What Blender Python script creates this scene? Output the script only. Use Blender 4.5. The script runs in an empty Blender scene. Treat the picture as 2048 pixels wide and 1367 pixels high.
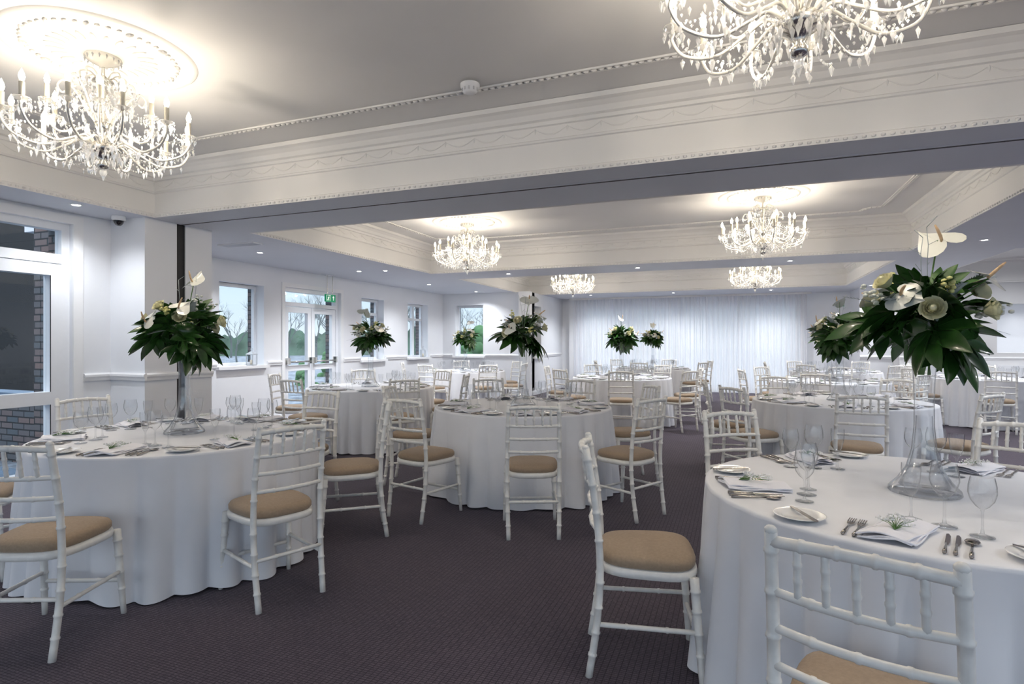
import bpy, math, random
from mathutils import Vector, Matrix, noise
R=random.Random(7)
scene=bpy.context.scene
pi=math.pi

# ---------------------------------------------------------------- materials
def newmat(name):
    m=bpy.data.materials.new(name); m.use_nodes=True
    nt=m.node_tree; nt.nodes.clear()
    out=nt.nodes.new('ShaderNodeOutputMaterial')
    return m,nt,out
def pbr(name,col,rough=.5,metal=0,noise_amt=0.0,noise_scale=20,bump=0.0,bump_scale=60,coat=0,sheen=0,emis=None,estr=0):
    m,nt,out=newmat(name)
    b=nt.nodes.new('ShaderNodeBsdfPrincipled')
    b.inputs['Roughness'].default_value=rough
    b.inputs['Metallic'].default_value=metal
    b.inputs['Coat Weight'].default_value=coat
    b.inputs['Sheen Weight'].default_value=sheen
    tc=nt.nodes.new('ShaderNodeTexCoord')
    if noise_amt>0:
        n=nt.nodes.new('ShaderNodeTexNoise'); n.inputs['Scale'].default_value=noise_scale; n.inputs['Detail'].default_value=3
        nt.links.new(tc.outputs['Object'],n.inputs['Vector'])
        r=nt.nodes.new('ShaderNodeValToRGB')
        r.color_ramp.elements[0].position=.3; r.color_ramp.elements[1].position=.7
        r.color_ramp.elements[0].color=(*[c*(1-noise_amt) for c in col],1)
        r.color_ramp.elements[1].color=(*[min(1,c*(1+noise_amt)) for c in col],1)
        nt.links.new(n.outputs['Fac'],r.inputs['Fac']); nt.links.new(r.outputs['Color'],b.inputs['Base Color'])
    else: b.inputs['Base Color'].default_value=(*col,1)
    if bump>0:
        n2=nt.nodes.new('ShaderNodeTexNoise'); n2.inputs['Scale'].default_value=bump_scale
        nt.links.new(tc.outputs['Object'],n2.inputs['Vector'])
        bp=nt.nodes.new('ShaderNodeBump'); bp.inputs['Strength'].default_value=bump; bp.inputs['Distance'].default_value=.01
        nt.links.new(n2.outputs['Fac'],bp.inputs['Height']); nt.links.new(bp.outputs['Normal'],b.inputs['Normal'])
    if emis:
        b.inputs['Emission Color'].default_value=(*emis,1); b.inputs['Emission Strength'].default_value=estr
    nt.links.new(b.outputs[0],out.inputs[0])
    return m
def glassy(name,center=(.975,.98,.985),edge=(.34,.38,.42),refl=.85,rough=.01,base=.08):
    m,nt,out=newmat(name)
    lw=nt.nodes.new('ShaderNodeLayerWeight'); lw.inputs['Blend'].default_value=.5
    cr=nt.nodes.new('ShaderNodeValToRGB'); cr.color_ramp.elements[0].color=(*center,1); cr.color_ramp.elements[1].color=(*edge,1)
    cr.color_ramp.elements[0].position=.5
    nt.links.new(lw.outputs['Facing'],cr.inputs['Fac'])
    tr=nt.nodes.new('ShaderNodeBsdfTransparent'); nt.links.new(cr.outputs['Color'],tr.inputs[0])
    gl=nt.nodes.new('ShaderNodeBsdfGlossy'); gl.inputs['Roughness'].default_value=rough
    pw=nt.nodes.new('ShaderNodeMath'); pw.operation='POWER'; pw.inputs[1].default_value=3.0; nt.links.new(lw.outputs['Facing'],pw.inputs[0])
    mu=nt.nodes.new('ShaderNodeMath'); mu.operation='MULTIPLY_ADD'; mu.inputs[1].default_value=refl; mu.inputs[2].default_value=base; mu.use_clamp=True
    nt.links.new(pw.outputs[0],mu.inputs[0])
    mx=nt.nodes.new('ShaderNodeMixShader'); nt.links.new(mu.outputs[0],mx.inputs[0])
    nt.links.new(tr.outputs[0],mx.inputs[1]); nt.links.new(gl.outputs[0],mx.inputs[2])
    nt.links.new(mx.outputs[0],out.inputs[0])
    return m

M_wall=pbr('wall_paint',(.82,.84,.88),.6,noise_amt=.015,noise_scale=2,bump=.05)
M_ceil=pbr('ceiling_paint',(.78,.775,.77),.7,noise_amt=.015,noise_scale=2)
M_rosep=pbr('ceiling_rose_paint',(.76,.745,.72),.6,noise_amt=.015,noise_scale=2)
M_soff=pbr('soffit_shade_paint',(.64,.66,.72),.6,noise_amt=.015,noise_scale=2)  # white ceiling paint with the beam's blue-grey shade put into the colour
M_fasc=pbr('fascia_paint',(.86,.85,.83),.5,noise_amt=.01,noise_scale=3)
M_greyw=pbr('dimmed_wall_paint',(.62,.62,.63),.6,noise_amt=.02,noise_scale=2)  # dimness of the unlit back-right wall is put into this grey
M_trim=pbr('trim_paint',(.86,.87,.89),.35,noise_amt=.01,noise_scale=5)
M_upvc=pbr('white_upvc',(.82,.85,.90),.25,noise_amt=.01)
M_black=pbr('black_gap',(.01,.01,.012),.6,noise_amt=.2)
M_chair=pbr('white_chair_lacquer',(.84,.83,.80),.35,noise_amt=.05,noise_scale=30)
M_seat=pbr('beige_seat_fabric',(.36,.268,.185),.9,noise_amt=.08,noise_scale=90,bump=.2,bump_scale=400,sheen=.15)
M_cloth=pbr('white_linen',(.79,.805,.85),.85,noise_amt=.015,noise_scale=8,bump=.12,bump_scale=5)
M_napkin=pbr('napkin_linen',(.85,.85,.91),.8,noise_amt=.02,bump=.1,bump_scale=80)
M_china=pbr('white_china',(.88,.88,.87),.12,noise_amt=.01,coat=.5)
M_steel=pbr('cutlery_steel',(.36,.33,.31),.15,metal=1,noise_amt=.03)
M_wood=pbr('table_plywood',(.35,.22,.12),.6,noise_amt=.2,noise_scale=12)
M_glass=glassy('clear_glass')
M_vase=glassy('vase_glass',(.975,.98,.985),(.34,.39,.44),.8)
M_pane=glassy('window_pane',(.97,.99,1.0),(.9,.95,.98),.3,base=.03)
M_crystal,nt,out=newmat('crystal')
_tr=nt.nodes.new('ShaderNodeBsdfTransparent'); _tr.inputs[0].default_value=(.88,.89,.91,1)
_gl=nt.nodes.new('ShaderNodeBsdfGlossy'); _gl.inputs['Roughness'].default_value=.04
_tl=nt.nodes.new('ShaderNodeBsdfTranslucent'); _tl.inputs[0].default_value=(.95,.95,.95,1)
_m1=nt.nodes.new('ShaderNodeMixShader'); _m1.inputs[0].default_value=.45
_m2=nt.nodes.new('ShaderNodeMixShader'); _m2.inputs[0].default_value=.3
nt.links.new(_tr.outputs[0],_m1.inputs[1]); nt.links.new(_gl.outputs[0],_m1.inputs[2])
nt.links.new(_m1.outputs[0],_m2.inputs[1]); nt.links.new(_tl.outputs[0],_m2.inputs[2]); nt.links.new(_m2.outputs[0],out.inputs[0])
M_arm=pbr('chandelier_arm',(.68,.66,.61),.15,noise_amt=.03,coat=.6)
M_silver=pbr('chandelier_metal',(.6,.58,.54),.18,metal=1,noise_amt=.05)
M_candle=pbr('candle_tube',(.64,.60,.50),.5,noise_amt=.01)
M_bulb=pbr('lit_bulb',(1,.9,.7),.4,emis=(1,.88,.66),estr=8)
M_down=pbr('downlight_lamp',(1,1,1),.4,emis=(1,.97,.92),estr=10)
M_leaf=pbr('fatsia_leaf',(.022,.072,.013),.26,noise_amt=.5,noise_scale=9,coat=.25)
M_leaf2=pbr('light_leaf',(.045,.13,.022),.45,noise_amt=.4,noise_scale=12)
M_spathe=pbr('anthurium_white',(.78,.79,.72),.25,noise_amt=.03,coat=.4)
M_spadix=pbr('anthurium_spadix',(.70,.48,.28),.5,noise_amt=.2,noise_scale=60)
M_rose=pbr('cream_rose',(.80,.77,.52),.6,noise_amt=.05,noise_scale=30)
M_yel=pbr('yellow_stock',(.76,.72,.3),.6,noise_amt=.15,noise_scale=40)
M_fern=pbr('silver_fern',(.36,.41,.42),.6,noise_amt=.15,noise_scale=30)
M_stem=pbr('green_stem',(.10,.22,.05),.5,noise_amt=.2)
M_bark=pbr('misty_bark',(.12,.135,.135),.9,noise_amt=.2,noise_scale=1)
M_hedge=pbr('misty_hedge',(.10,.16,.115),.95,noise_amt=.45,noise_scale=.6)
M_bush=pbr('conifer_bush',(.05,.14,.05),.9,noise_amt=.4,noise_scale=2)
M_lantern=pbr('lantern_metal',(.45,.48,.52),.3,noise_amt=.05)
M_sign=pbr('exit_green',(.0,.20,.08),.4,noise_amt=.02,emis=(0,.5,.2),estr=.1)
M_signw=pbr('exit_white',(.9,.95,.9),.4,noise_amt=.01,emis=(1,1,1),estr=.15)
M_dome=pbr('black_dome',(.01,.01,.012),.05,noise_amt=.1,coat=1)
M_dark=pbr('dark_backdrop',(.007,.009,.012),.7,noise_amt=.3)  # backdrop beyond the door glass, its darkness put into the colour
M_paving=pbr('blue_paving',(.10,.15,.22),.8,noise_amt=.2,noise_scale=6)

def brickmat():
    m,nt,out=newmat('brickwork')
    tc=nt.nodes.new('ShaderNodeTexCoord'); sep=nt.nodes.new('ShaderNodeSeparateXYZ'); nt.links.new(tc.outputs['Object'],sep.inputs[0])
    ad=nt.nodes.new('ShaderNodeMath'); ad.operation='ADD'; nt.links.new(sep.outputs[0],ad.inputs[0]); nt.links.new(sep.outputs[1],ad.inputs[1])
    cb=nt.nodes.new('ShaderNodeCombineXYZ'); nt.links.new(ad.outputs[0],cb.inputs[0]); nt.links.new(sep.outputs[2],cb.inputs[1])
    b=nt.nodes.new('ShaderNodeTexBrick'); b.inputs['Scale'].default_value=1
    b.inputs['Brick Width'].default_value=.22; b.inputs['Row Height'].default_value=.075; b.inputs['Mortar Size'].default_value=.009
    b.inputs['Color1'].default_value=(.15,.105,.10,1); b.inputs['Color2'].default_value=(.06,.085,.105,1); b.inputs['Mortar'].default_value=(.015,.018,.022,1)  # bluish cast of outdoor light is mixed into the brick colours
    nt.links.new(cb.outputs[0],b.inputs['Vector'])
    p=nt.nodes.new('ShaderNodeBsdfPrincipled'); p.inputs['Roughness'].default_value=.85
    nt.links.new(b.outputs['Color'],p.inputs['Base Color']); nt.links.new(p.outputs[0],out.inputs[0]); return m
M_brick=brickmat()

def carpetmat():
    m,nt,out=newmat('carpet')
    tc=nt.nodes.new('ShaderNodeTexCoord')
    b=nt.nodes.new('ShaderNodeTexBrick'); b.inputs['Scale'].default_value=1; b.offset=0.0
    b.inputs['Brick Width'].default_value=.014; b.inputs['Row Height'].default_value=.026; b.inputs['Mortar Size'].default_value=.0024
    b.inputs['Mortar Smooth'].default_value=.6
    b.inputs['Color1'].default_value=(.108,.089,.114,1); b.inputs['Color2'].default_value=(.084,.069,.092,1); b.inputs['Mortar'].default_value=(.034,.027,.040,1)
    mp=nt.nodes.new('ShaderNodeMapping'); mp.inputs['Rotation'].default_value=(0,0,pi/2)
    nt.links.new(tc.outputs['Object'],mp.inputs[0]); nt.links.new(mp.outputs[0],b.inputs['Vector'])
    n=nt.nodes.new('ShaderNodeTexNoise'); n.inputs['Scale'].default_value=110; n.inputs['Detail'].default_value=3; nt.links.new(tc.outputs['Object'],n.inputs['Vector'])
    n2=nt.nodes.new('ShaderNodeTexNoise'); n2.inputs['Scale'].default_value=1.6; n2.inputs['Detail'].default_value=6; nt.links.new(tc.outputs['Object'],n2.inputs['Vector'])
    r=nt.nodes.new('ShaderNodeMapRange'); r.inputs['To Min'].default_value=.3; r.inputs['To Max'].default_value=1.7; nt.links.new(n.outputs['Fac'],r.inputs['Value'])
    r2=nt.nodes.new('ShaderNodeMapRange'); r2.inputs['To Min'].default_value=.8; r2.inputs['To Max'].default_value=1.2; nt.links.new(n2.outputs['Fac'],r2.inputs['Value'])
    mu=nt.nodes.new('ShaderNodeMath'); mu.operation='MULTIPLY'; nt.links.new(r.outputs[0],mu.inputs[0]); nt.links.new(r2.outputs[0],mu.inputs[1])
    vm=nt.nodes.new('ShaderNodeVectorMath'); vm.operation='SCALE'; nt.links.new(b.outputs['Color'],vm.inputs[0]); nt.links.new(mu.outputs[0],vm.inputs['Scale'])
    p=nt.nodes.new('ShaderNodeBsdfPrincipled'); p.inputs['Roughness'].default_value=.95; p.inputs['Specular IOR Level'].default_value=.15
    p.inputs['Sheen Weight'].default_value=.08
    nt.links.new(vm.outputs[0],p.inputs['Base Color'])
    bp=nt.nodes.new('ShaderNodeBump'); bp.inputs['Strength'].default_value=.35; bp.inputs['Distance'].default_value=.004
    nt.links.new(n.outputs['Fac'],bp.inputs['Height']); nt.links.new(bp.outputs[0],p.inputs['Normal'])
    nt.links.new(p.outputs[0],out.inputs[0]); return m
M_carpet=carpetmat()
def groundmat():
    m,nt,out=newmat('frosty_ground')
    tc=nt.nodes.new('ShaderNodeTexCoord')
    n=nt.nodes.new('ShaderNodeTexNoise'); n.inputs['Scale'].default_value=2.2; n.inputs['Detail'].default_value=8; n.inputs['Roughness'].default_value=.75; nt.links.new(tc.outputs['Object'],n.inputs['Vector'])
    r=nt.nodes.new('ShaderNodeValToRGB'); r.color_ramp.elements[0].position=.42; r.color_ramp.elements[1].position=.6
    r.color_ramp.elements[0].color=(.055,.07,.09,1); r.color_ramp.elements[1].color=(.24,.28,.34,1)
    p=nt.nodes.new('ShaderNodeBsdfPrincipled'); p.inputs['Roughness'].default_value=.9
    nt.links.new(n.outputs['Fac'],r.inputs[0]); nt.links.new(r.outputs[0],p.inputs['Base Color']); nt.links.new(p.outputs[0],out.inputs[0]); return m
M_ground=groundmat()
def curtainmat():
    m,nt,out=newmat('sheer_curtain')
    d=nt.nodes.new('ShaderNodeBsdfDiffuse'); d.inputs[0].default_value=(.89,.89,.91,1)
    t=nt.nodes.new('ShaderNodeBsdfTranslucent'); t.inputs[0].default_value=(.93,.92,.93,1)
    tr=nt.nodes.new('ShaderNodeBsdfTransparent')
    tc=nt.nodes.new('ShaderNodeTexCoord'); n=nt.nodes.new('ShaderNodeTexNoise'); n.inputs['Scale'].default_value=300
    nt.links.new(tc.outputs['Object'],n.inputs['Vector'])
    a=nt.nodes.new('ShaderNodeMixShader'); a.inputs[0].default_value=.4
    nt.links.new(d.outputs[0],a.inputs[1]); nt.links.new(t.outputs[0],a.inputs[2])
    mr=nt.nodes.new('ShaderNodeMapRange'); mr.inputs['To Min'].default_value=.04; mr.inputs['To Max'].default_value=.16
    nt.links.new(n.outputs['Fac'],mr.inputs['Value'])
    b=nt.nodes.new('ShaderNodeMixShader'); nt.links.new(mr.outputs[0],b.inputs[0])
    nt.links.new(a.outputs[0],b.inputs[1]); nt.links.new(tr.outputs[0],b.inputs[2]); nt.links.new(b.outputs[0],out.inputs[0]); return m
M_curtain=curtainmat()

# ---------------------------------------------------------------- mesh builder
class MB:
    def __init__(s): s.v=[];s.f=[];s.mi=[];s.sm=[];s.mats=[]
    def mat(s,m):
        if m not in s.mats: s.mats.append(m)
        return s.mats.index(m)
    def add(s,vs,fs,m,smooth=False,M=None):
        o=len(s.v); k=s.mat(m)
        for p in vs:
            p=Vector(p)
            s.v.append(M@p if M else p)
        for f in fs:
            s.f.append([i+o for i in f]); s.mi.append(k); s.sm.append(smooth)
    def box(s,x0,x1,y0,y1,z0,z1,m,M=None):
        vs=[(x,y,z) for x in(x0,x1) for y in(y0,y1) for z in(z0,z1)]
        s.add(vs,[(0,1,3,2),(4,6,7,5),(0,4,5,1),(2,3,7,6),(0,2,6,4),(1,5,7,3)],m,False,M)
    def tube(s,path,rad,n,m,smooth=True,M=None,cap=True):
        P=[Vector(p) for p in path]
        if not isinstance(rad,(list,tuple)): rad=[rad]*len(P)
        vs=[];fs=[];u=None
        for i,p in enumerate(P):
            t=(P[min(i+1,len(P)-1)]-P[max(i-1,0)])
            if t.length<1e-9: t=Vector((0,0,1))
            t.normalize()
            if u is None:
                u=t.orthogonal().normalized()
            else:
                u=(u-t*u.dot(t))
                u=u.normalized() if u.length>1e-6 else t.orthogonal().normalized()
            w=t.cross(u)
            for k in range(n):
                a=2*pi*k/n
                vs.append(p+(u*math.cos(a)+w*math.sin(a))*rad[i])
        for i in range(len(P)-1):
            for k in range(n):
                a=i*n+k;b=i*n+(k+1)%n
                fs.append((a,b,b+n,a+n))
        if cap:
            fs.append(tuple(range(n))[::-1]); fs.append(tuple((len(P)-1)*n+k for k in range(n)))
        s.add(vs,fs,m,smooth,M)
    def lathe(s,prof,n,m,smooth=True,M=None):
        vs=[];fs=[]
        for r,z in prof:
            for k in range(n):
                a=2*pi*k/n; vs.append((max(r,1e-4)*math.cos(a),max(r,1e-4)*math.sin(a),z))
        for i in range(len(prof)-1):
            for k in range(n):
                a=i*n+k;b=i*n+(k+1)%n; fs.append((a,b,b+n,a+n))
        s.add(vs,fs,m,smooth,M)
    def ball(s,c,rx,ry,rz,m,n=8,h=5,M=None):
        c=Vector(c); vs=[];fs=[]
        for i in range(h+1):
            a=pi*i/h
            for k in range(n):
                b=2*pi*k/n
                vs.append(c+Vector((rx*math.sin(a)*math.cos(b)+1e-6*k,ry*math.sin(a)*math.sin(b),-rz*math.cos(a))))
        for i in range(h):
            for k in range(n):
                a=i*n+k;b=i*n+(k+1)%n; fs.append((a,b,b+n,a+n))
        s.add(vs,fs,m,True,M)
    def octa(s,c,r,h,m,M=None):
        c=Vector(c)
        vs=[c+Vector((r,0,h*.2)),c+Vector((0,r,h*.2)),c+Vector((-r,0,h*.2)),c+Vector((0,-r,h*.2)),c+Vector((0,0,h*.5)),c+Vector((0,0,-h*.5))]
        s.add(vs,[(0,1,4),(1,2,4),(2,3,4),(3,0,4),(1,0,5),(2,1,5),(3,2,5),(0,3,5)],m,False,M)
    def mesh(s,name):
        me=bpy.data.meshes.new(name); me.from_pydata([tuple(v) for v in s.v],[],s.f)
        for m in s.mats: me.materials.append(m)
        me.polygons.foreach_set('material_index',s.mi); me.polygons.foreach_set('use_smooth',s.sm)
        me.update(); return me
    def obj(s,name,loc=(0,0,0),rot=0,parent=None,scale=1):
        return inst(s.mesh(name),name,loc,rot,parent,scale)
def inst(me,name,loc=(0,0,0),rot=0,parent=None,scale=1):
    o=bpy.data.objects.new(name,me); scene.collection.objects.link(o)
    o.location=loc; o.rotation_euler=(0,0,rot)
    if scale!=1: o.scale=(scale,)*3
    if parent: o.parent=parent
    return o
def catmull(pts,n):
    P=[Vector(p) for p in pts]; P=[P[0]*2-P[1]]+P+[P[-1]*2-P[-2]]
    out=[]
    for i in range(1,len(P)-2):
        for k in range(n):
            t=k/n;a,b,c,d=P[i-1],P[i],P[i+1],P[i+2]
            out.append(.5*((2*b)+(c-a)*t+(2*a-5*b+4*c-d)*t*t+(-a+3*b-3*c+d)*t**3))
    out.append(P[-2]); return out

# ---------------------------------------------------------------- room shell
ZS=2.60; ZC=3.10
C1=(-5.45,2.4,-3.2,4.1); C2=(-5.2,2.25,5.06,9.3); C3=(-5.15,2.3,10.3,14.5); C4=(3.5,9.0,9.6,15.0)
XL=-7.2
b=MB()
b.box(-6.0,9.2,-4,16.5,-.06,0,M_carpet); b.box(-7.3,-6.0,4.6,13.6,-.06,0,M_carpet)
b.obj('floor')
b=MB()
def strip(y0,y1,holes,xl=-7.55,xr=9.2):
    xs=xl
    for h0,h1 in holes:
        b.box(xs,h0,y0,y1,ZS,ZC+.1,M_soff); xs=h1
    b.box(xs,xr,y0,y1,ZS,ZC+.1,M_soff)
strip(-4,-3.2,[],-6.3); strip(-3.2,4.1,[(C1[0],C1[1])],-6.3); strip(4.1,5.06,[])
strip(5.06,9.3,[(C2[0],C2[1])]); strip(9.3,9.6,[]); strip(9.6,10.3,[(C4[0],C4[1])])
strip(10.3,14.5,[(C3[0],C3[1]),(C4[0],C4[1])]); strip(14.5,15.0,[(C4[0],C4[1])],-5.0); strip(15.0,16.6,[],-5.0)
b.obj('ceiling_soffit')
b=MB()
for c in (C1,C2,C3,C4): b.box(c[0],c[1],c[2],c[3],ZC,ZC+.1,M_ceil)
b.obj('ceiling')
b=MB(); b.box(-5.5,9,4.43,4.455,ZS-.004,ZS+.01,M_black); b.box(-5.5,9,4.40,4.43,ZS-.003,ZS+.01,M_soff); b.obj('trim_partition_track')
prof=[(0,ZS),(.022,ZS-.005),(.024,ZS+.03),(.004,ZS+.042),(.004,2.835),(.02,2.84),(.024,2.852),(.012,2.862),(.012,2.955),(.03,2.96),(.034,2.985),(.055,2.995),(.075,3.03),(.11,3.055),(.14,3.065),(.145,3.098)]
def rectpts(c,o,notch=0):
    x0,x1,y0,y1=c[0]+o,c[1]-o,c[2]+o,c[3]-o
    if not notch: return [(x0,y0),(x1,y0),(x1,y1),(x0,y1)]
    n=notch;out=[]
    for (cx,cy,sx,sy,flip) in ((x0,y0,1,1,0),(x1,y0,-1,1,1),(x1,y1,-1,-1,0),(x0,y1,1,-1,1)):
        q=[]
        for k in range(7):
            a=pi/2*k/6
            q.append((cx+sx*n*math.sin(a),cy+sy*n*math.cos(a)))
        if flip: q=q[::-1]
        out+=q
    return out
ti=1
for ci,c in enumerate((C1,C2,C3)):
    b=MB(); vs=[];fs=[]
    for o,z in prof:
        for p in rectpts(c,o): vs.append((p[0],p[1],z))
    for i in range(len(prof)-1):
        for k in range(4):
            a=i*4+k;d=i*4+(k+1)%4; fs.append((a,d,d+4,a+4))
    b.add(vs,fs,M_fasc)
    pr=rectpts(c,.026)
    for k in range(4):
        p=Vector((*pr[k],0));q=Vector((*pr[(k+1)%4],0)); L=(q-p).length; dr=(q-p)/L
        n=int(L/.05)
        for i in range(n):
            pp=p+dr*(i+.5)*L/n; pp.z=ZS+.012
            b.ball(pp,.016 if abs(dr.x)>.5 else .011,.011 if abs(dr.x)>.5 else .016,.011,M_fasc,5,3)
        inn=Vector((-dr.y,dr.x,0)); n=int(L/.25)
        for i in range(n):
            path=[]
            for j in range(9):
                t=j/8; s_=p+dr*((i+t)*L/n)-inn*.013; path.append((s_.x,s_.y,2.942-.05*math.sin(pi*t)))
            b.tube(path,[.002+.0045*math.sin(pi*j/8) for j in range(9)],4,M_fasc,cap=False)
            e=p+dr*(i*L/n)-inn*.013; b.octa((e.x,e.y,2.925),.008,.05,M_fasc)
    b.obj('trim_%d'%ti); ti+=1
    b=MB(); pl=rectpts(c,.48,.22); m=len(pl)
    for k in range(m):
        p=Vector((*pl[k],ZC-.004));q=Vector((*pl[(k+1)%m],ZC-.004)); L=(q-p).length
        if L<1e-4: continue
        dr=(q-p)/L; sd=Vector((-dr.y,dr.x,0))
        for o_,w,h in ((.022,.006,.012),(-.022,.006,.012)):
            vs=[p+sd*(o_-w),p+sd*(o_+w),q+sd*(o_+w),q+sd*(o_-w)]; vs+= [x-Vector((0,0,h)) for x in vs]
            b.add(vs,[(0,1,2,3),(7,6,5,4),(0,4,5,1),(1,5,6,2),(2,6,7,3),(3,7,4,0)],M_fasc)
        n=max(1,int(L/.05))
        for i in range(n):
            pp=p+dr*(i+.5)*L/n; ang=math.atan2(dr.y,dr.x)+.5
            b.ball((0,0,0),.024,.012,.016,M_fasc,6,4,Matrix.Translation(pp-Vector((0,0,.004)))@Matrix.Rotation(ang,4,'Z'))
    b.obj('trim_%d'%ti); ti+=1
b=MB()
vs=[];fs=[]; pf=[(.001,ZS),(.02,ZS),(.02,ZS+.03),(.004,ZS+.04),(.004,3.03),(.05,3.06),(.06,3.098)]
for o,z in pf:
    for p in rectpts(C4,o): vs.append((p[0],p[1],z))
for i in range(len(pf)-1):
    for k in range(4):
        a=i*4+k;d=i*4+(k+1)%4; fs.append((a,d,d+4,a+4))
b.add(vs,fs,M_fasc); b.obj('trim_%d'%ti); ti+=1

def wallseg(name,axis,pos,th,a0,a1,ops,H,mat,brick=None,side=-1):
    for nm,m,p0,p1 in ([(name,mat,pos,pos+side*th)]+([(name+'_brickwork',brick,pos+side*th,pos+side*(th+.24))] if brick else [])):
        b=MB(); lo,hi=min(p0,p1),max(p0,p1)
        def bx(u0,u1,z0,z1):
            if u1-u0<1e-4 or z1-z0<1e-4: return
            if axis=='X': b.box(lo,hi,u0,u1,z0,z1,m)
            else: b.box(u0,u1,lo,hi,z0,z1,m)
        cur=a0
        for (o0,o1,z0,z1) in sorted(ops):
            bx(cur,o0,0,H); bx(o0,o1,0,z0); bx(o0,o1,z1,H); cur=o1
        bx(cur,a1,0,H); b.obj(nm)
W1=(6.43,7.33,.97,2.27);D1=(7.78,9.28,0,2.30);W3=(9.95,10.78,.97,2.27);W4=(11.75,12.72,.97,2.27)
NX=-6.0
ND=(2.62,3.66,0,2.49)
wallseg('wall_left_near','X',NX,.12,-4,4.03,[ND],ZS,M_wall,M_brick)
wallseg('wall_left','X',XL,.12,4.95,13.5,[W1,D1,W3,W4],ZS,M_wall,M_brick)
WB=(-6.84,-6.02,.98,2.3)
wallseg('wall_alcove','Y',13.5,.12,-7.56,-4.76,[WB],ZS,M_wall,M_brick,1)
WF=(13.78,14.4,.97,2.27)
wallseg('wall_left_far','X',-4.76,.12,13.62,16.4,[WF],ZS,M_wall,M_brick)
wallseg('wall_back','Y',16.4,.15,-4.88,3.4,[(-4.2,1.5,.12,2.35)],ZS,M_wall,None,1)
wallseg('wall_back_right','Y',15.0,.15,3.3,9.2,[(5.15,6.7,1.12,2.15)],ZC,M_greyw,None,1)
wallseg('wall_right','X',9.05,.15,4.0,15.0,[],ZC,M_wall,None,1)
b=MB(); b.box(5.0,6.9,15.16,16.2,1.0,1.12,M_trim); b.box(5.0,6.9,16.2,16.3,1.0,2.4,M_wall); b.box(5.0,5.05,15.16,16.2,1.12,2.4,M_wall); b.box(6.85,6.9,15.16,16.2,1.12,2.4,M_wall); b.box(5.0,6.9,15.16,16.3,2.3,2.4,M_wall)
b.box(5.3,5.5,16.17,16.2,1.32,1.56,M_trim)
for i in range(3):
    for j in range(3): b.box(5.315+i*.06,5.36+i*.06,16.16,16.175,1.34+j*.07,1.385+j*.07,M_greyw)
b.obj('serving_hatch')
b=MB()
b.box(-7.15,-5.5,4.03,4.385,0,ZS,M_wall); b.box(-7.15,-5.5,4.49,4.82,0,ZS,M_wall); b.box(-7.15,-5.515,4.385,4.49,0,ZS,M_black)
b.box(-7.56,-6.15,4.82,4.95,0,ZS,M_wall)
b.obj('wall_pier_left')
b=MB(); b.box(-7.2,-6.25,4.0,4.03,-.06,ZS+.3,M_brick); b.box(-7.2,-7.15,4.03,4.8,-.06,ZS+.3,M_brick); b.obj('wall_pier_brickwork')
b=MB(); b.box(2.67,3.4,15.2,16.4,0,ZS,M_wall); b.obj('wall_pier_right')
b=MB(); b.box(-5.0,-4.7,13.35,13.5,0,ZS,M_wall); b.box(-4.5,-4.35,16.2,16.4,0,ZS,M_wall);b.obj('wall_pier_alcove')

def runs(name,segs,zc,h,d,m):
    b=MB()
    for (x0,y0,x1,y1,nx,ny) in segs:
        p=[(0,-h/2),(d*.6,-h/2),(d*.7,-h*.2),(d,h*.05),(d,h*.3),(d*.5,h*.5),(0,h/2)]
        vs=[]
        for (o,z) in p: vs+= [(x0+nx*o,y0+ny*o,zc+z),(x1+nx*o,y1+ny*o,zc+z)]
        fs=[(i*2,i*2+1,i*2+3,i*2+2) for i in range(len(p)-1)]
        fs+=[tuple(range(0,2*len(p),2)),tuple(range(1,2*len(p),2))[::-1]]
        b.add(vs,fs,m)
    b.obj(name)
def leftsegs(x,ys): return [(x,a,x,c,1,0) for a,c in ys]
dado=leftsegs(NX,[(-4,2.52),(3.76,4.03)])+[(NX,4.03,-5.465,4.03,0,-1)]+leftsegs(-5.5,[(4.03,4.385)])+leftsegs(-5.5,[(4.49,4.82)])+\
 leftsegs(XL,[(4.95,6.38),(7.38,7.70),(9.36,9.9),(10.83,11.7),(12.77,13.5)])+[(XL,13.5,-6.9,13.5,0,-1),(-5.96,13.5,-4.7,13.5,0,-1)]+leftsegs(-4.76,[(14.45,16.2)])
runs('trim_dado_left',dado,1.0,.075,.035,M_trim)
runs('trim_dado_back',[(2.67,15.2,3.4,15.2,0,-1),(3.4,15.0,9,15.0,0,-1)],1.0,.075,.035,M_trim)
base=leftsegs(NX,[(-4,2.55),(3.73,4.03)])+[(NX,4.03,-5.5,4.03,0,-1)]+leftsegs(-5.5,[(4.03,4.385)])+leftsegs(-5.5,[(4.49,4.82)])+\
 leftsegs(XL,[(4.95,7.70),(9.36,13.5)])+[(XL,13.5,-4.7,13.5,0,-1)]+leftsegs(-4.76,[(13.5,16.2)])
runs('baseboard_left',base,.06,.12,.018,M_trim)
runs('baseboard_back',[(2.67,15.2,3.4,15.2,0,-1),(3.4,15.0,9,15.0,0,-1),(-4.7,16.4,2.67,16.4,0,-1)],.06,.12,.018,M_trim)
b=MB(); b.box(3.4,9.0,14.985,15.0,.12,.965,M_trim)
for i in range(7): b.box(3.6+i*.78,4.2+i*.78,14.975,14.99,.22,.86,M_wall)
b.obj('trim_wainscot')

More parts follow.
